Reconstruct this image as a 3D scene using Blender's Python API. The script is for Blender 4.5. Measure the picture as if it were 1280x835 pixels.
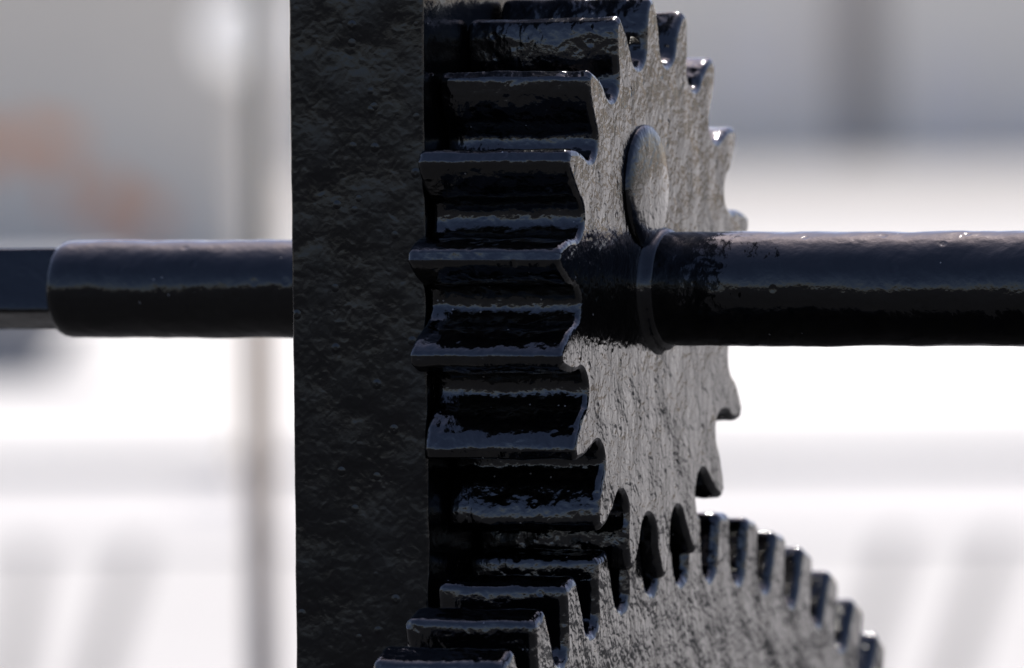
import bpy, math, random
from mathutils import Vector, Matrix, noise

random.seed(7)
scene = bpy.context.scene
for o in list(bpy.data.objects):
    bpy.data.objects.remove(o)

# ------------------------------------------------------------------ scale and placing of the machine
S = 0.0003                       # metres per machine unit
YAW = 0.33994                    # how far the shaft's right end swings towards the viewer
PITCH = 0.02726
ROLL = 0.0098
DIST = 9600 * S
AXIS_Z = 1.30                    # height of the pinion shaft over the ground
C0 = Vector((0, 0, AXIS_Z))      # middle of the pinion's front face

# ------------------------------------------------------------------ camera
cam_data = bpy.data.cameras.new('camera')
cam = bpy.data.objects.new('camera', cam_data)
scene.collection.objects.link(cam)
scene.camera = cam
cam_data.sensor_width = 36.0
cam_data.lens = 9600 / 1280 * 36.0
cam_data.clip_start = 0.05
cam_data.clip_end = 2000
view = Vector((0, math.cos(PITCH), -math.sin(PITCH)))
cam.location = C0 - view * DIST
q = view.to_track_quat('-Z', 'Y')
cam.rotation_mode = 'QUATERNION'
cam.rotation_quaternion = q @ Matrix.Rotation(-ROLL, 3, 'Z').to_quaternion()
cam_data.shift_x = -183.1 / 1280
cam_data.shift_y = -56.4 / 1280
cam_data.dof.use_dof = True
cam_data.dof.focus_distance = DIST - 215 * S
cam_data.dof.aperture_fstop = 9.0
cam_data.dof.aperture_blades = 0

# ------------------------------------------------------------------ sky, sun, exposure
SUN_EL = math.radians(56)
SUN_AZ = math.radians(3)        # seen from the camera, the sun stands behind the machine
world = bpy.data.worlds.new('World')
scene.world = world
world.use_nodes = True
wn = world.node_tree
wn.nodes.clear()
sky = wn.nodes.new('ShaderNodeTexSky')
sky.sky_type = 'NISHITA'
sky.sun_disc = False
sky.sun_elevation = SUN_EL
sky.sun_rotation = SUN_AZ
sky.dust_density = 2.0
sky.ozone_density = 1.6
bg = wn.nodes.new('ShaderNodeBackground')
bg.inputs['Strength'].default_value = 0.10
wo = wn.nodes.new('ShaderNodeOutputWorld')
tint = wn.nodes.new('ShaderNodeMix')            # white balance
tint.data_type = 'RGBA'; tint.blend_type = 'MULTIPLY'; tint.inputs[0].default_value = 1.0
tint.inputs[7].default_value = (1.03, 0.96, 1.06, 1)
wn.links.new(sky.outputs[0], tint.inputs[6])
wn.links.new(tint.outputs[2], bg.inputs[0])
wn.links.new(bg.outputs[0], wo.inputs[0])

sun_data = bpy.data.lights.new('sun', 'SUN')
sun_data.energy = 4.4
sun_data.angle = math.radians(0.55)
sun_data.color = (1.0, 0.955, 0.89)
sun = bpy.data.objects.new('sun', sun_data)
scene.collection.objects.link(sun)
to_sun = Vector((math.sin(SUN_AZ) * math.cos(SUN_EL), math.cos(SUN_AZ) * math.cos(SUN_EL), math.sin(SUN_EL)))
sun.rotation_mode = 'QUATERNION'
sun.rotation_quaternion = (-to_sun).to_track_quat('-Z', 'Y')
sun.location = (0, 20, 30)

scene.view_settings.view_transform = 'Standard'
scene.view_settings.look = 'None'
scene.view_settings.gamma = 1.0
scene.view_settings.exposure = 0.78
scene.cycles.max_bounces = 8
scene.cycles.use_denoising = True
scene.cycles.sample_clamp_indirect = 6.0

# ------------------------------------------------------------------ helpers
def link(o, parent=None):
    scene.collection.objects.link(o)
    if parent is not None:
        o.parent = parent
    return o

def tag(o, label=None, cat=None, group=None, kind=None):
    if label: o['label'] = label
    if cat: o['category'] = cat
    if group: o['group'] = group
    if kind: o['kind'] = kind
    return o

def empty(name, loc, rz=0.0):
    o = bpy.data.objects.new(name, None)
    o.empty_display_size = 0.05
    o.location = loc
    o.rotation_euler = (0, 0, rz)
    return link(o)

def mesh_obj(name, verts, faces, mat, parent=None, smooth=True):
    me = bpy.data.meshes.new(name)
    me.from_pydata([tuple(v) for v in verts], [], faces)
    me.update()
    if smooth:
        me.polygons.foreach_set('use_smooth', [True] * len(me.polygons))
    me.materials.append(mat)
    return link(bpy.data.objects.new(name, me), parent)

def box_data(x0, x1, y0, y1, z0, z1):
    v = [(x0, y0, z0), (x1, y0, z0), (x1, y1, z0), (x0, y1, z0), (x0, y0, z1), (x1, y0, z1), (x1, y1, z1), (x0, y1, z1)]
    f = [(0, 3, 2, 1), (4, 5, 6, 7), (0, 1, 5, 4), (1, 2, 6, 5), (2, 3, 7, 6), (3, 0, 4, 7)]
    return v, f

def box(name, x0, x1, y0, y1, z0, z1, mat, parent=None, bevel=0.0):
    v, f = box_data(x0, x1, y0, y1, z0, z1)
    o = mesh_obj(name, v, f, mat, parent, smooth=False)
    if bevel:
        m = o.modifiers.new('bevel', 'BEVEL')
        m.width = bevel
        m.segments = 3
    return o

def nz(x, y, z, s, seed=0.0):
    """smooth noise, s = feature size in machine units"""
    return noise.noise(Vector((x / s + seed, y / s + 1.7 * seed, z / s - seed)))

# ------------------------------------------------------------------ materials
def nodes_of(name):
    m = bpy.data.materials.new(name)
    m.use_nodes = True
    nt = m.node_tree
    b = nt.nodes['Principled BSDF']
    return m, nt, b

def paint_material(name, base=(0.0010, 0.0010, 0.0011), rough=0.09, big=18.0, fine=7.0, amp_big=2.0, amp_fine=0.7,
                   pits=0.8, stretch=(1, 1, 1), ior=1.5, detail=1.2, broad=110.0, amp_broad=3.0, specks=0.5):
    """thick, brushed-on black gloss paint: lumps, brush marks and small burst bubbles as relief"""
    m, nt, b = nodes_of(name)
    N, L = nt.nodes, nt.links
    tc = N.new('ShaderNodeTexCoord')
    mp = N.new('ShaderNodeMapping')
    mp.inputs['Scale'].default_value = stretch
    L.new(tc.outputs['Object'], mp.inputs['Vector'])
    def ntex(size, detail, rough_, dist=0.0):
        t = N.new('ShaderNodeTexNoise')
        t.inputs['Scale'].default_value = 1.0 / (size * S)
        t.inputs['Detail'].default_value = detail
        t.inputs['Roughness'].default_value = rough_
        t.inputs['Distortion'].default_value = dist
        L.new(mp.outputs[0], t.inputs['Vector'])
        return t
    def math_(op, a, c):
        n = N.new('ShaderNodeMath')
        n.operation = op
        for i, v in enumerate((a, c)):
            if isinstance(v, (int, float)): n.inputs[i].default_value = v
            else: L.new(v, n.inputs[i])
        return n.outputs[0]
    t1 = ntex(big, detail, 0.5, 0.4)
    t2 = ntex(fine, 2.0, 0.55, 0.2)
    t3 = ntex(broad, 1.0, 0.5)
    vo = N.new('ShaderNodeTexVoronoi')
    vo.inputs['Scale'].default_value = 1.0 / (26 * S)
    L.new(mp.outputs[0], vo.inputs['Vector'])
    pit = N.new('ShaderNodeMapRange')
    pit.inputs['From Min'].default_value = 0.10
    pit.inputs['From Max'].default_value = 0.24
    pit.inputs['To Min'].default_value = -1.0
    pit.inputs['To Max'].default_value = 0.0
    L.new(vo.outputs['Distance'], pit.inputs['Value'])
    # only some cells hold a pit
    sel = N.new('ShaderNodeMath'); sel.operation = 'GREATER_THAN'; sel.inputs[1].default_value = 0.62
    sp = N.new('ShaderNodeSeparateColor')
    L.new(vo.outputs['Color'], sp.inputs[0])
    L.new(sp.outputs[0], sel.inputs[0])
    ph = math_('MULTIPLY', pit.outputs[0], sel.outputs[0])
    h = math_('ADD', math_('MULTIPLY', t1.outputs[0], amp_big), math_('MULTIPLY', t2.outputs[0], amp_fine))
    h = math_('ADD', h, math_('MULTIPLY', ph, pits))
    h = math_('ADD', h, math_('MULTIPLY', t3.outputs[0], amp_broad))
    bump = N.new('ShaderNodeBump')
    bump.inputs['Strength'].default_value = 1.0
    bump.inputs['Distance'].default_value = S
    L.new(h, bump.inputs['Height'])
    L.new(bump.outputs[0], b.inputs['Normal'])
    # gloss varies a little, dust in patches
    rr = N.new('ShaderNodeMapRange')
    rr.inputs['From Min'].default_value = 0.35
    rr.inputs['From Max'].default_value = 0.7
    rr.inputs['To Min'].default_value = rough * 0.8
    rr.inputs['To Max'].default_value = rough * 1.45
    t4 = ntex(60, 4.0, 0.6)
    L.new(t4.outputs[0], rr.inputs['Value'])
    L.new(rr.outputs[0], b.inputs['Roughness'])
    cr = N.new('ShaderNodeValToRGB')
    cr.color_ramp.elements[0].position = 0.35
    cr.color_ramp.elements[0].color = (*base, 1)
    cr.color_ramp.elements[1].position = 0.9
    cr.color_ramp.elements[1].color = (base[0] * 2.2, base[1] * 2.2, base[2] * 2.2, 1)
    t5 = ntex(9, 5.0, 0.7)
    L.new(t5.outputs[0], cr.inputs[0])
    # a few specks of grit and dust stuck in the paint
    vs = N.new('ShaderNodeTexVoronoi')
    vs.inputs['Scale'].default_value = 1.0 / (15 * S)
    L.new(mp.outputs[0], vs.inputs['Vector'])
    lt = math_('LESS_THAN', vs.outputs['Distance'], 0.085)
    sc_ = N.new('ShaderNodeSeparateColor')
    L.new(vs.outputs['Color'], sc_.inputs[0])
    on = math_('MULTIPLY', lt, math_('GREATER_THAN', sc_.outputs[1], 1.0 - 0.22 * specks))
    mixc = N.new('ShaderNodeMix'); mixc.data_type = 'RGBA'
    L.new(on, mixc.inputs[0])
    L.new(cr.outputs[0], mixc.inputs[6])
    mixc.inputs[7].default_value = (0.20, 0.19, 0.18, 1)
    L.new(mixc.outputs[2], b.inputs['Base Color'])
    b.inputs['IOR'].default_value = ior
    return m

def plain_material(name, col, rough=0.8, var=0.15, size=0.5, bump=0.0, bsize=0.02):
    m, nt, b = nodes_of(name)
    N, L = nt.nodes, nt.links
    tc = N.new('ShaderNodeTexCoord')
    t = N.new('ShaderNodeTexNoise')
    t.inputs['Scale'].default_value = 1.0 / size
    t.inputs['Detail'].default_value = 5
    L.new(tc.outputs['Object'], t.inputs['Vector'])
    cr = N.new('ShaderNodeValToRGB')
    cr.color_ramp.elements[0].position = 0.3
    cr.color_ramp.elements[1].position = 0.7
    cr.color_ramp.elements[0].color = (*[c * (1 - var) for c in col], 1)
    cr.color_ramp.elements[1].color = (*[min(1, c * (1 + var)) for c in col], 1)
    L.new(t.outputs[0], cr.inputs[0])
    L.new(cr.outputs[0], b.inputs['Base Color'])
    b.inputs['Roughness'].default_value = rough
    if bump:
        t2 = N.new('ShaderNodeTexNoise')
        t2.inputs['Scale'].default_value = 1.0 / bsize
        t2.inputs['Detail'].default_value = 4
        L.new(tc.outputs['Object'], t2.inputs['Vector'])
        bp = N.new('ShaderNodeBump')
        bp.inputs['Distance'].default_value = bump
        L.new(t2.outputs[0], bp.inputs['Height'])
        L.new(bp.outputs[0], b.inputs['Normal'])
    return m

M_GEAR = paint_material('black_gear_paint', big=11, fine=5, amp_big=1.05, amp_fine=0.3, pits=0.5, rough=0.12, broad=60, amp_broad=4.2, ior=1.53, detail=1.0, stretch=(1, 1, 0.9))
M_TEETH = paint_material('black_tooth_paint', big=17, fine=7, amp_big=2.2, amp_fine=0.6, pits=1.0, rough=0.095, broad=70, amp_broad=4.0, specks=0.8, ior=1.66)
M_SHAFT = paint_material('black_shaft_paint', big=24, amp_big=1.2, amp_fine=0.35, pits=0.5, rough=0.065, broad=80, amp_broad=3.5, ior=1.52)
M_POST = paint_material('black_post_paint', big=14, fine=7, amp_big=0.6, amp_fine=0.18, pits=-0.6, rough=0.17, ior=1.46, broad=60, amp_broad=2.2, detail=0.9)
M_CONC = plain_material('pale_concrete', (0.51, 0.495, 0.475), 0.85, 0.06, 1.5, 0.002)
M_PAVE = plain_material('light_grey_paving', (0.41, 0.40, 0.38), 0.85, 0.05, 1.5, 0.002)
M_CONC2 = plain_material('pale_kerb_stone', (0.36, 0.35, 0.337), 0.85, 0.06, 1.5, 0.002)
M_FORE = plain_material('forecourt_concrete', (0.30, 0.292, 0.28), 0.85, 0.06, 1.5, 0.002)
M_STRIP = plain_material('grey_shadow_strip', (0.06, 0.059, 0.057), 0.85, 0.06, 0.8)
M_ASPH = plain_material('unseen_dark_asphalt', (0.020, 0.020, 0.021), 0.9, 0.25, 0.6, 0.004)

# ------------------------------------------------------------------ the setting
def sheet(name, x0, x1, y0, y1, z, mat):
    o = mesh_obj(name, [(x0, y0, z), (x1, y0, z), (x1, y1, z), (x0, y1, z)], [(0, 1, 2, 3)], mat, smooth=False)
    return tag(o, kind='structure')

ground = sheet('ground', -900, 900, -900, 900, 0.0, M_CONC)
unseen_asphalt = mesh_obj('unseen_asphalt_yard', [(-850, -850, 0.004), (45, -850, 0.004), (45, 11.3, 0.004), (6, 11.3, 0.004), (6, 14.0, 0.004), (-850, 14.0, 0.004)],
                   [(0, 1, 2, 3, 4, 5)], M_ASPH, smooth=False)
tag(unseen_asphalt, kind='structure')  # unseen; outline against the pale ground shaped for reflections in the gear faces
fore = sheet('forecourt', -60, 10, 13.9, 20.0, 0.008, M_FORE)
step1 = box('pavement', -60, 10, 20.0, 23.5, -0.02, 0.03, M_CONC2); tag(step1, kind='structure')
step2 = box('raised_pavement', -80, 10, 23.5, 120, -0.02, 0.10, M_PAVE); tag(step2, kind='structure')
for i, (xa, xb) in enumerate(((0.616, 1.0), (0.41, 0.70), (-1.27, -1.56), (-1.445, -1.87))):  # dark strips laid on the forecourt in place of railing shadows
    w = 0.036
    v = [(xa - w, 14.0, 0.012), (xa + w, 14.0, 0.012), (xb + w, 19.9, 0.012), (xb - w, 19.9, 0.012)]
    o = mesh_obj('shadow_strip', v, [(0, 1, 2, 3)], M_STRIP, smooth=False)
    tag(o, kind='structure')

# gentle bank of pale gravel in front of the far building
M_BANK = plain_material('pale_gravel', (0.25, 0.24, 0.225), 0.9, 0.08, 1.2, 0.003)
bv_ = [(-80, 58.5, 0.09), (10, 58.5, 0.09), (10, 70.9, 0.60), (-80, 70.9, 0.60)]
tag(mesh_obj('gravel_bank', bv_, [(0, 1, 2, 3)], M_BANK, smooth=False), kind='structure')

# ------------------------------------------------------------------ gears
def involute_half(r, rp, psi_p, rb, taper=1.0):
    r = max(r, rb)
    inv = lambda a: math.tan(a) - a
    return psi_p + taper * (inv(math.radians(20)) - inv(math.acos(rb / r)))

def tooth_outline(nt, rp, r_tip, r_root, thick, fillet, n_flank=12, tip_round=4.0, taper=1.0):
    """(angle, radius) of one tooth from valley middle to valley middle, tooth centre at angle 0"""
    rb = rp * math.cos(math.radians(20))
    psi_p = thick * math.pi / nt / 2
    half = math.pi / nt
    # polyline in flat coords (s = arc at own radius, r), one side (positive angle), from tip centre to valley middle
    side = []
    pt = involute_half(r_tip, rp, psi_p, rb, taper)
    side.append((0.0, r_tip))
    side.append((pt * 0.45, r_tip))
    # rounded tip corner
    corner = Vector((pt * r_tip, r_tip))
    a = Vector((max(pt * r_tip - tip_round, pt * r_tip * 0.5), r_tip))
    rr = r_tip - tip_round * 1.3
    c = Vector((involute_half(rr, rp, psi_p, rb, taper) * rr, rr))
    for k in range(5):
        t = k / 4
        p = (1 - t) ** 2 * a + 2 * t * (1 - t) * corner + t * t * c
        side.append((p.x / p.y, p.y))
    r_f = r_root + fillet
    for k in range(1, n_flank):
        r = rr + (r_f - rr) * k / (n_flank - 1)
        side.append((involute_half(r, rp, psi_p, rb, taper), r))
    # fillet down to the valley
    p0 = side[-1]
    x0 = p0[0] * p0[1]; x1 = half * r_root
    wgap = x1 - x0
    for k in range(1, 8):
        t = k / 7 * math.pi / 2
        ex = x0 + wgap * (1 - math.cos(t)) ** 1.0
        r = r_f - fillet * math.sin(t)
        side.append((min(ex / r, half), r))
    side[-1] = (half, r_root)
    left = [(-a_, r_) for a_, r_ in side[::-1]]
    return left[:-1] + side

def build_gear(root, nt, rp, r_tip, r_root, width, thick, fillet, phase, mat, rings, seed, r_body, bore,
               bevel=5.0, tip_round=4.0, bev_seg=4, detailed=None, taper=1.0):
    """local x = along the shaft (front face at 0), y = away from viewer, z = up.  Angles run from -y (towards viewer) up."""
    for t in range(nt):
        ang0 = phase + t * 2 * math.pi / nt
        fine = detailed is None or t in detailed
        out = tooth_outline(nt, rp, r_tip, r_root, thick, fillet, 12 if fine else 5, tip_round, taper)
        P = [(r * math.cos(a + ang0), r * math.sin(a + ang0)) for a, r in out]   # (towards viewer, up)
        n = len(P)
        # outward normals in the plane
        nrm = []
        for i in range(n):
            a_, b_ = P[max(0, i - 1)], P[min(n - 1, i + 1)]
            tx, ty = b_[0] - a_[0], b_[1] - a_[1]
            l = math.hypot(tx, ty) or 1
            nrm.append((ty / l, -tx / l))
        for i in (0, n - 1):
            am = ang0 + (out[i][0])
            nrm[i] = (math.cos(am), math.sin(am))
        # stations along the width: (x, inset)
        st = []
        for k in range(bev_seg + 1):
            f = k / bev_seg * math.pi / 2
            st.append((-bevel * (1 - math.sin(f)), bevel * (1 - math.cos(f))) if False else (-bevel * (1 - math.cos(f)), bevel * (1 - math.sin(f))))
        rr = rings if fine else 2
        for k in range(1, rr):
            st.append((-bevel - (width - 2 * bevel) * k / rr, 0.0))
        for k in range(bev_seg + 1):
            f = (1 - k / bev_seg) * math.pi / 2
            st.append((-width + bevel * (1 - math.cos(f)), bevel * (1 - math.sin(f))))
        V = []
        for (x, ins) in st:
            for i in range(n):
                u, w_ = P[i]
                # paint lumps and casting waviness move the skin in and out
                d = 0.0
                if fine:
                    d = 2.6 * nz(x, u, w_, 46, seed) + 1.3 * nz(x, u, w_, 17, seed + 3)
                    d += 1.3 * nz(0.0, u, w_, 28, seed + 9)
                u2 = u + nrm[i][0] * (d - ins)
                w2 = w_ + nrm[i][1] * (d - ins)
                V.append(Vector((x * S, -u2 * S, w2 * S)))
        F = []
        m = len(st)
        for j in range(m - 1):
            for i in range(n - 1):
                F.append((j * n + i, (j + 1) * n + i, (j + 1) * n + i + 1, j * n + i + 1))
        lat = len(F)
        # smooth normals of the skin
        NV = [Vector((0, 0, 0)) for _ in V]
        for f in F:
            fn = (V[f[2]] - V[f[0]]).cross(V[f[3]] - V[f[1]])
            for k in f: NV[k] += fn
        # orientation: must point outwards
        mid = (m // 2) * n + n // 2
        outw = Vector((0, -nrm[n // 2][0], nrm[n // 2][1]))
        if NV[mid].dot(outw) < 0:
            F = [tuple(reversed(f)) for f in F]
            NV = [-v for v in NV]
        NV = [v.normalized() for v in NV]
        for i in (0, n - 1):          # the seam in the valley continues into the next tooth
            for j in range(m):
                v = NV[j * n + i]
                w = Vector((v.x, -nrm[i][0] * math.hypot(v.y, v.z), nrm[i][1] * math.hypot(v.y, v.z)))
                NV[j * n + i] = w.normalized()
        # front and back faces: outline down to the body's circle
        a0 = ang0 - math.pi / nt; a1 = ang0 + math.pi / nt
        arc_n = 5
        fronts = []
        for side, j in ((0, 0), (1, m - 1)):
            base = len(V)
            x = st[j][0]
            for k in range(arc_n + 1):
                a = a1 + (a0 - a1) * k / arc_n
                V.append(Vector((x * S, -r_body * math.cos(a) * S, r_body * math.sin(a) * S)))
                NV.append(Vector((1 if side == 0 else -1, 0, 0)))
            poly = [j * n + i for i in range(n)] + list(range(base, base + arc_n + 1))
            nvec = Vector((0, 0, 0))
            for k in range(len(poly)):
                nvec += V[poly[k]].cross(V[poly[(k + 1) % len(poly)]])
            if (nvec.x > 0) != (side == 0): poly.reverse()
            F.append(tuple(poly))
        me = bpy.data.meshes.new('tooth')
        me.from_pydata([tuple(v) for v in V], [], F)
        me.update()
        me.polygons.foreach_set('use_smooth', [True] * len(me.polygons))
        loops = [None] * len(me.loops)
        for p in me.polygons:
            for li in p.loop_indices:
                vi = me.loops[li].vertex_index
                if p.index == lat: nv = (1, 0, 0)
                elif p.index == lat + 1: nv = (-1, 0, 0)
                else: nv = tuple(NV[vi])
                loops[li] = nv
        me.normals_split_custom_set(loops)
        me.materials.append(mat)
        me.materials.append(M_TEETH)
        me.polygons.foreach_set('material_index', [0 if p.index >= lat else 1 for p in me.polygons])
        link(bpy.data.objects.new('tooth', me), root)
    # body: a disc with a bore
    seg = nt * 5
    V = []; F = []
    for x in (0.0, -width):
        for r in (r_body, bore):
            for k in range(seg):
                a = phase + math.pi / nt + 2 * math.pi * k / seg
                V.append((x * S, -r * math.cos(a) * S, r * math.sin(a) * S))
    for k in range(seg):
        k2 = (k + 1) % seg
        F.append((k, k2, seg + k2, seg + k))
        F.append((2 * seg + k2, 2 * seg + k, 3 * seg + k, 3 * seg + k2))
        F.append((k2, k, 2 * seg + k, 2 * seg + k2))
        F.append((seg + k, seg + k2, 3 * seg + k2, 3 * seg + k))
    o = mesh_obj('gear_body', V, F, mat, root, smooth=False)
    # make sure the front looks forward
    if o.data.polygons[0].normal.x < 0:
        o.data.flip_normals()
    return o

def lathe(name, prof, mat, parent, seg=72, noise_amp=0.0, seed=0.0, step=12.0, cy=0.0, cz=0.0, nsize=40.0):
    """prof: list of (x along shaft, radius) in machine units"""
    pts = []
    for (xa, ra), (xb, rb) in zip(prof[:-1], prof[1:]):
        n = max(1, int(math.hypot(xb - xa, rb - ra) / step))
        for k in range(n):
            t = k / n
            pts.append((xa + (xb - xa) * t, ra + (rb - ra) * t))
    pts.append(prof[-1])
    V = []; F = []
    for (x, r) in pts:
        for k in range(seg):
            a = 2 * math.pi * k / seg
            u, w = math.cos(a), math.sin(a)
            d = 0.0
            if noise_amp and r > 8:
                d = noise_amp * (nz(x, u * r, w * r, nsize, seed) + 0.5 * nz(x, u * r, w * r, nsize / 3, seed + 5))
            V.append((x * S, (-u * (r + d) + cy) * S, (w * (r + d) + cz) * S))
    for j in range(len(pts) - 1):
        for k in range(seg):
            k2 = (k + 1) % seg
            F.append((j * seg + k, j * seg + k2, (j + 1) * seg + k2, (j + 1) * seg + k))
    F.append(tuple(range(seg - 1, -1, -1)))
    F.append(tuple((len(pts) - 1) * seg + k for k in range(seg)))
    me = bpy.data.meshes.new(name)
    me.from_pydata(V, [], F)
    import bmesh
    bm = bmesh.new(); bm.from_mesh(me)
    bmesh.ops.recalc_face_normals(bm, faces=bm.faces)
    bm.to_mesh(me); bm.free()
    me.polygons.foreach_set('use_smooth', [True] * len(me.polygons))
    me.materials.append(mat)
    return link(bpy.data.objects.new(name, me), parent)

ROT = -YAW
TH0 = -0.21044
pinion = empty('pinion_gear', C0, ROT)
tag(pinion, 'small black painted gear with thick pointed teeth, on the shaft beside the post', 'gear')
build_gear(pinion, 18, 327.4, 363.0, 286.0, 197.0, 0.90, 22.0, TH0, M_GEAR, 22, 1.0, 262.0, 64.0, bevel=8.0, tip_round=11.0)

# round boss on its face
def rounded_disc(x_front, thick, r, bev):
    pr = [(0.5, r + 1.5), (thick - bev, r)]
    for k in range(1, 5):
        f = k / 4 * math.pi / 2
        pr.append((thick - bev + bev * math.sin(f), r - bev + bev * math.cos(f)))
    pr.append((thick + 1.0, 2.0))
    return pr
boss = lathe('boss', [(-1, 78), (4, 76.5), (6.5, 72.5), (8.5, 65), (10.5, 48), (12, 25), (12.6, 2)], M_GEAR, pinion, 48, 1.6, 4.4, 5, cy=-46.0, cz=129.0, nsize=60)
tag(boss, 'raised round boss on the gear face above the shaft')

# the big gear below
H0, V0, REC = -148.9, -1922.1, 18.6
def local(n, h, v):
    """machine units along shaft / towards viewer / up -> world"""
    return C0 + Matrix.Rotation(ROT, 3, 'Z') @ Vector((n * S, -h * S, v * S))
wheel = empty('spur_gear', local(-REC, H0, V0), ROT)
tag(wheel, 'large black painted gear wheel under the small gear, with blunt square teeth', 'gear')
build_gear(wheel, 88, 1600.4, 1631.8, 1549.0, 168.0, 1.05, 17.0, 1.16371, M_GEAR, 16, 21.0, 1515.0, 80.0, bevel=11.0,
           tip_round=11.0, taper=0.45, detailed=set(list(range(0, 17)) + [86, 87]))
lathe('axle', [(-420, 70), (-168, 78), (10, 78), (60, 74), (66, 66)], M_SHAFT, wheel, 48)

# ------------------------------------------------------------------ shaft through the pinion
shaft = empty('drive_shaft', C0, ROT)
tag(shaft, 'long horizontal black shaft running through the small gear and the post', 'shaft')
lathe('shaft_bar', [(-806, 46), (-811, 54), (-809, 58.5), (-803, 61.5), (-795, 62.8), (-150, 62), (-148, 71), (1500, 71), (1500, 3)],
      M_SHAFT, shaft, 96, 1.3, 2.0, 9.0, nsize=60)
col = lathe('collar', [(-3, 86), (2, 79.5), (6, 76.5), (10, 76), (14, 74.5), (16, 72.5), (17.5, 66)], M_SHAFT, shaft, 80, 1.5, 8.0, 5, nsize=36)
tag(col, 'raised ring where the shaft leaves the gear')
# square crank end
half = 43.0; rc = 5.0
V = []; F = []
xs = [-770 - k * 25 for k in range(28)]
sec = []
for cxn, czn, a0 in ((1, 1, 0), (-1, 1, 90), (-1, -1, 180), (1, -1, 270)):
    for k in range(6):
        a = math.radians(a0 + k * 18)
        sec.append((cxn * (half - rc) + rc * math.cos(a), czn * (half - rc) + rc * math.sin(a)))
dense = []
for i in range(len(sec)):
    a, b = sec[i], sec[(i + 1) % len(sec)]
    dense.append(a)
    if math.hypot(b[0] - a[0], b[1] - a[1]) > 20:
        for t in range(1, 8):
            dense.append((a[0] + (b[0] - a[0]) * t / 8, a[1] + (b[1] - a[1]) * t / 8))
sec = dense
tw = math.radians(63 - 45)
for x in xs:
    for (p, r) in sec:
        u = p * math.cos(tw) - r * math.sin(tw)
        w = p * math.sin(tw) + r * math.cos(tw)
        d = 1 + 0.012 * nz(x, u, w, 50, 6.0)
        V.append((x * S, -u * d * S, w * d * S))
ns = len(sec)
for j in range(len(xs) - 1):
    for k in range(ns):
        k2 = (k + 1) % ns
        F.append((j * ns + k, (j + 1) * ns + k, (j + 1) * ns + k2, j * ns + k2))
F.append(tuple(range(ns)))
F.append(tuple((len(xs) - 1) * ns + k for k in range(ns - 1, -1, -1)))
sq = mesh_obj('square_end', V, F, M_SHAFT, shaft)
import bmesh
bm = bmesh.new(); bm.from_mesh(sq.data); bmesh.ops.recalc_face_normals(bm, faces=bm.faces); bm.to_mesh(sq.data); bm.free()
tag(sq, 'square end of the shaft')

# ------------------------------------------------------------------ post that carries the shafts
post = empty('frame_post', local(0, 0, -AXIS_Z / S), ROT)
tag(post, 'upright black painted iron post behind the gears, with rough paint', 'post')
PX0, PX1, PF, PB = -377.0, -200.0, 289.0, -300.0
zb, zt = 0.03, AXIS_Z + 900 * S
def slab(name, x0, x1, h0, h1, z0, z1, mat, parent, bev, seg_len=18.0, amp=1.5, seed=0.0, zfine=None):
    """upright bar with rounded corners whose skin is slightly wavy; h towards the viewer"""
    sec = []
    cs = ((x1, h1, 1, 1, 0), (x0, h1, -1, 1, 90), (x0, h0, -1, -1, 180), (x1, h0, 1, -1, 270))
    for (cx, ch, sx, sh, a0) in cs:
        for k in range(5):
            a = math.radians(a0 + k * 22.5)
            sec.append((cx - sx * bev + bev * math.cos(a), ch - sh * bev + bev * math.sin(a), math.cos(a), math.sin(a)))
    dense = []
    for i in range(len(sec)):
        a, b = sec[i], sec[(i + 1) % len(sec)]
        dense.append(a)
        l = math.hypot(b[0] - a[0], b[1] - a[1])
        n = int(l / seg_len)
        for t in range(1, n):
            f = t / n
            dense.append((a[0] + (b[0] - a[0]) * f, a[1] + (b[1] - a[1]) * f, a[2], a[3]))
    zs = []
    z = z0
    while z < z1 - 1e-6:
        zs.append(z)
        z += seg_len * S * (1 if (zfine and zfine[0] < z < zfine[1]) else 6)
    zs.append(z1)
    V = []; F = []
    n = len(dense)
    for z in zs:
        for (x, h, nx, nh) in dense:
            d = amp * (nz(x, h, z / S, 70, seed) + 0.6 * nz(x, h, z / S, 24, seed + 2))
            V.append(((x + nx * d) * S, -(h + nh * d) * S, z))
    for j in range(len(zs) - 1):
        for k in range(n):
            k2 = (k + 1) % n
            F.append((j * n + k, (j + 1) * n + k, (j + 1) * n + k2, j * n + k2))
    F.append(tuple(range(n)))
    F.append(tuple((len(zs) - 1) * n + k for k in range(n - 1, -1, -1)))
    o = mesh_obj(name, V, F, mat, parent)
    bm = bmesh.new(); bm.from_mesh(o.data); bmesh.ops.recalc_face_normals(bm, faces=bm.faces); bm.to_mesh(o.data); bm.free()
    return o
slab('post_bar', PX0, PX1, PB, PF, zb, zt, M_POST, post, 5.0, 14.0, 0.9, 5.0, (AXIS_Z - 700 * S, AXIS_Z + 500 * S))
slab('foot_plate', PX0 - 180, PX1 + 180, PB - 160, PF + 160, 0.002, zb + 0.001, M_POST, post, 12.0, 40.0, 1.0, 7.0)
# nut on the post's outer side, just entering the picture at the top
hexv = []; hexf = []
for x in (PX0 + 4, PX0 - 24):
    for k in range(6):
        a = math.radians(60 * k + 30)
        hexv.append((x * S, -(235 + 34 * math.cos(a)) * S, AXIS_Z + (403 + 34 * math.sin(a)) * S))
hexf = [(0, 1, 2, 3, 4, 5), (11, 10, 9, 8, 7, 6)] + [(k, (k + 6), (k + 1) % 6 + 6, (k + 1) % 6) for k in range(6)]
nut = mesh_obj('nut', hexv, hexf, M_POST, post, smooth=False)
bv = nut.modifiers.new('bevel', 'BEVEL'); bv.width = 4 * S; bv.segments = 3

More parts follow.
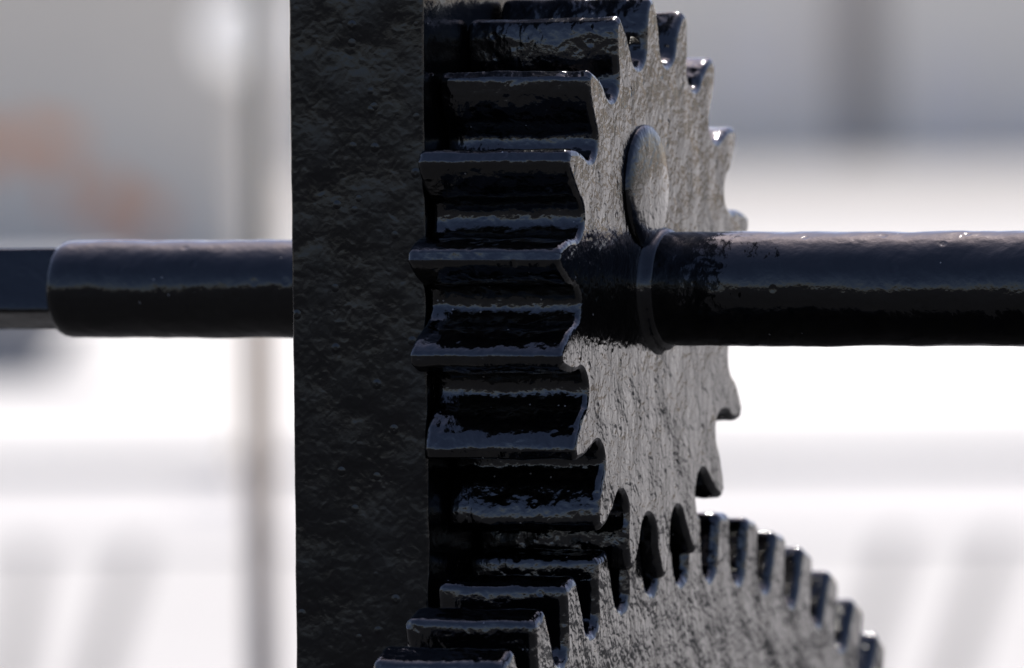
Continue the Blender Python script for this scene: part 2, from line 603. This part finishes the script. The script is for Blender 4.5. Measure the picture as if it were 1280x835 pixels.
# ------------------------------------------------------------------ blurred background
CY = cam.location.y
def at(px, py_ground=None, d=None):
    """x in metres for picture column px at distance d"""
    return (px - 823.0) / 9600.0 * d

M_WALLG = plain_material('grey_plaster', (0.66, 0.60, 0.50), 0.85, 0.05, 2.0)
M_ORANGE = plain_material('orange_paint', (0.78, 0.34, 0.15), 0.7, 0.15, 0.4)
M_POLE = plain_material('beige_weathered_pole', (0.86, 0.74, 0.56), 0.8, 0.15, 0.3)
M_WHITE = plain_material('white_enamel', (0.85, 0.85, 0.84), 0.4, 0.02, 0.3)
M_DGREY = plain_material('dark_grey_steel', (0.12, 0.12, 0.12), 0.6, 0.2, 0.5)
M_FAC = plain_material('pale_render', (0.90, 0.82, 0.68), 0.85, 0.05, 2.0)
M_FACD = plain_material('brown_grey_door', (0.42, 0.37, 0.31), 0.8, 0.1, 1.0)
M_FACL = plain_material('light_render', (0.88, 0.80, 0.69), 0.85, 0.05, 2.0)

d = 50.0
hut = empty('grey_hut', (at(60, d=d), d + CY, 0.10))
tag(hut, 'blurred grey wall with orange lettering, left of the black post', 'building')
xl = at(-700, d=d) - hut.location.x; xr = at(308, d=d) - hut.location.x
box('wall', xl, xr, 0, 6, 0, 2.35, M_WALLG, hut)
box('roof', xl - 0.2, xr + 0.2, -0.15, 6.2, 2.351, 2.45, M_DGREY, hut)
def pxz(py, d):       # height over the ground of picture row py at distance d
    cz = cam.location.z
    return cz - (py - 99.0) / 9600.0 * d
def stroke(name, pts, wpx, d, parent, mat, lift=0.012):
    for (xa, ya), (xb, yb) in zip(pts[:-1], pts[1:]):
        A = Vector((at(xa, d=d) - parent.location.x, pxz(ya, d) - parent.location.z))
        B = Vector((at(xb, d=d) - parent.location.x, pxz(yb, d) - parent.location.z))
        t = (B - A).normalized(); nn = Vector((-t.y, t.x)) * wpx * d / 9600 / 2
        A -= t * 0.02; B += t * 0.02
        pts4 = [A - nn, B - nn, B + nn, A + nn]
        V = [(p.x, -lift, p.y) for p in pts4] + [(p.x, -0.001, p.y) for p in pts4]
        F = [(0, 1, 2, 3), (7, 6, 5, 4), (0, 4, 5, 1), (1, 5, 6, 2), (2, 6, 7, 3), (3, 7, 4, 0)]
        mesh_obj(name, V, F, mat, parent, smooth=False)
stroke('lettering', [(-60, 172), (12, 178)], 38, d, hut, M_ORANGE)
stroke('lettering', [(32, 160), (92, 172)], 32, d, hut, M_ORANGE)
stroke('lettering', [(78, 205), (84, 252)], 15, d, hut, M_ORANGE, 0.015)
stroke('lettering', [(128, 232), (150, 256)], 46, d, hut, M_ORANGE, 0.018)
stroke('lettering', [(168, 258), (196, 268)], 36, d, hut, M_ORANGE, 0.018)

d = 6.0
pole = empty('pole', (at(322, d=d), d + CY, 0.004))
tag(pole, 'thin beige pole standing behind the left shaft end, out of focus', 'pole')
def cyl(name, r0, r1, z0, z1, mat, parent, seg=20, x=0.0, y=0.0):
    V = []; F = []
    for z, r in ((z0, r0), (z1, r1)):
        for k in range(seg):
            a = 2 * math.pi * k / seg
            V.append((x + r * math.cos(a), y + r * math.sin(a), z))
    for k in range(seg):
        k2 = (k + 1) % seg
        F.append((k, k2, seg + k2, seg + k))
    F.append(tuple(range(seg - 1, -1, -1))); F.append(tuple(range(seg, 2 * seg)))
    return mesh_obj(name, V, F, mat, parent)
M_BROWN = plain_material('brown_weathered_wood', (0.52, 0.41, 0.30), 0.85, 0.2, 0.1)
cyl('pole_sleeve', 0.0122, 0.0122, 0.012, 1.19, M_BROWN, pole)
cyl('pole_shaft', 0.0070, 0.0070, 1.19, 2.1, M_POLE, pole)
cyl('foot', 0.05, 0.05, 0, 0.012, M_POLE, pole)

d = 26.0
sign = empty('lamp_globe', (at(303, d=d), d + CY, 0.0))
tag(sign, 'white round lamp on a slim post at the top left', 'lamp')
cz = pxz(38, d)
lathe_pts = []
V = []; F = []
for i in range(9):
    t = math.pi * i / 8
    for k in range(16):
        a = 2 * math.pi * k / 16
        V.append((0.13 * math.sin(t) * math.cos(a), 0.13 * math.sin(t) * math.sin(a), cz + 0.14 * math.cos(t)))
for i in range(8):
    for k in range(16):
        k2 = (k + 1) % 16
        F.append((i * 16 + k, (i + 1) * 16 + k, (i + 1) * 16 + k2, i * 16 + k2))
M_OPAL, nt_, b_ = nodes_of('opal_glass')
b_.inputs['Base Color'].default_value = (0.9, 0.9, 0.88, 1)
b_.inputs['Roughness'].default_value = 0.3
tr_ = nt_.nodes.new('ShaderNodeBsdfTranslucent'); tr_.inputs[0].default_value = (0.92, 0.91, 0.88, 1)
mx_ = nt_.nodes.new('ShaderNodeMixShader'); mx_.inputs[0].default_value = 0.6
nt_.links.new(b_.outputs[0], mx_.inputs[1]); nt_.links.new(tr_.outputs[0], mx_.inputs[2])
nt_.links.new(mx_.outputs[0], nt_.nodes['Material Output'].inputs['Surface'])
mesh_obj('globe', V, F, M_OPAL, sign)
cyl('lamp_stem', 0.014, 0.012, 0, cz - 0.135, M_POLE, sign)

d = 33.0
skip = empty('skip_container', (at(20, d=d), d + CY, 0.10))
M_SKIP = plain_material('grey_steel', (0.30, 0.29, 0.28), 0.6, 0.2, 0.5)
tag(skip, 'dark grey container with a sloping end, at the left edge under the shaft', 'container')
x0 = at(-420, d=d) - skip.location.x; x1 = at(20, d=d) - skip.location.x; x2 = at(120, d=d) - skip.location.x
V = [(x0, 0, 0.0), (x1, 0, 0.0), (x1, 1.6, 0), (x0, 1.6, 0), (x0 - 0.3, -0.05, 0.42), (x2, -0.05, 0.42), (x2, 1.65, 0.42), (x0 - 0.3, 1.65, 0.42)]
F = [(0, 3, 2, 1), (4, 5, 6, 7), (0, 1, 5, 4), (1, 2, 6, 5), (2, 3, 7, 6), (3, 0, 4, 7)]
mesh_obj('tub', V, F, M_SKIP, skip, smooth=False)
box('rim', x0 - 0.33, x2 + 0.03, -0.08, 1.68, 0.421, 0.455, M_SKIP, skip)

d = 74.0
fac = empty('pale_building', (at(1050, d=d), d + CY, 0.10))
tag(fac, 'pale grey building front with a dark brown door, upper right', 'building')
def fx(px): return at(px, d=d) - fac.location.x
box('wall', fx(200), fx(3000), 0.0, 8, 0, 2.7, M_FAC, fac)
box('door', fx(1052), fx(1108), -0.05, -0.002, pxz(211, d) - 0.10, 2.55, M_FACD, fac)
box('plinth', fx(202), fx(2998), -0.3, -0.003, 0.0, pxz(212, d) - 0.10, M_FACL, fac)
for (a, b, top, bot) in ((890, 1000, 20, 160), (1015, 1040, -20, 200), (1150, 1235, 70, 200), (1255, 1330, 120, 205)):
    box('panel', fx(a), fx(b), -0.06, -0.002, pxz(bot, d) - 0.10, pxz(top, d) - 0.10, M_FACL, fac)
for k in range(1, 3):  # added doors and panels out of view, to vary the gear-face reflections
    o_ = 560 * k
    box('door', fx(1052 + o_), fx(1108 + o_ + 60), -0.05, -0.002, pxz(211, d) - 0.10, 2.55, M_FACD, fac)
    box('panel', fx(1215 + o_), fx(1400 + o_), -0.06, -0.002, pxz(205, d) - 0.10, 2.4, M_FACL, fac)
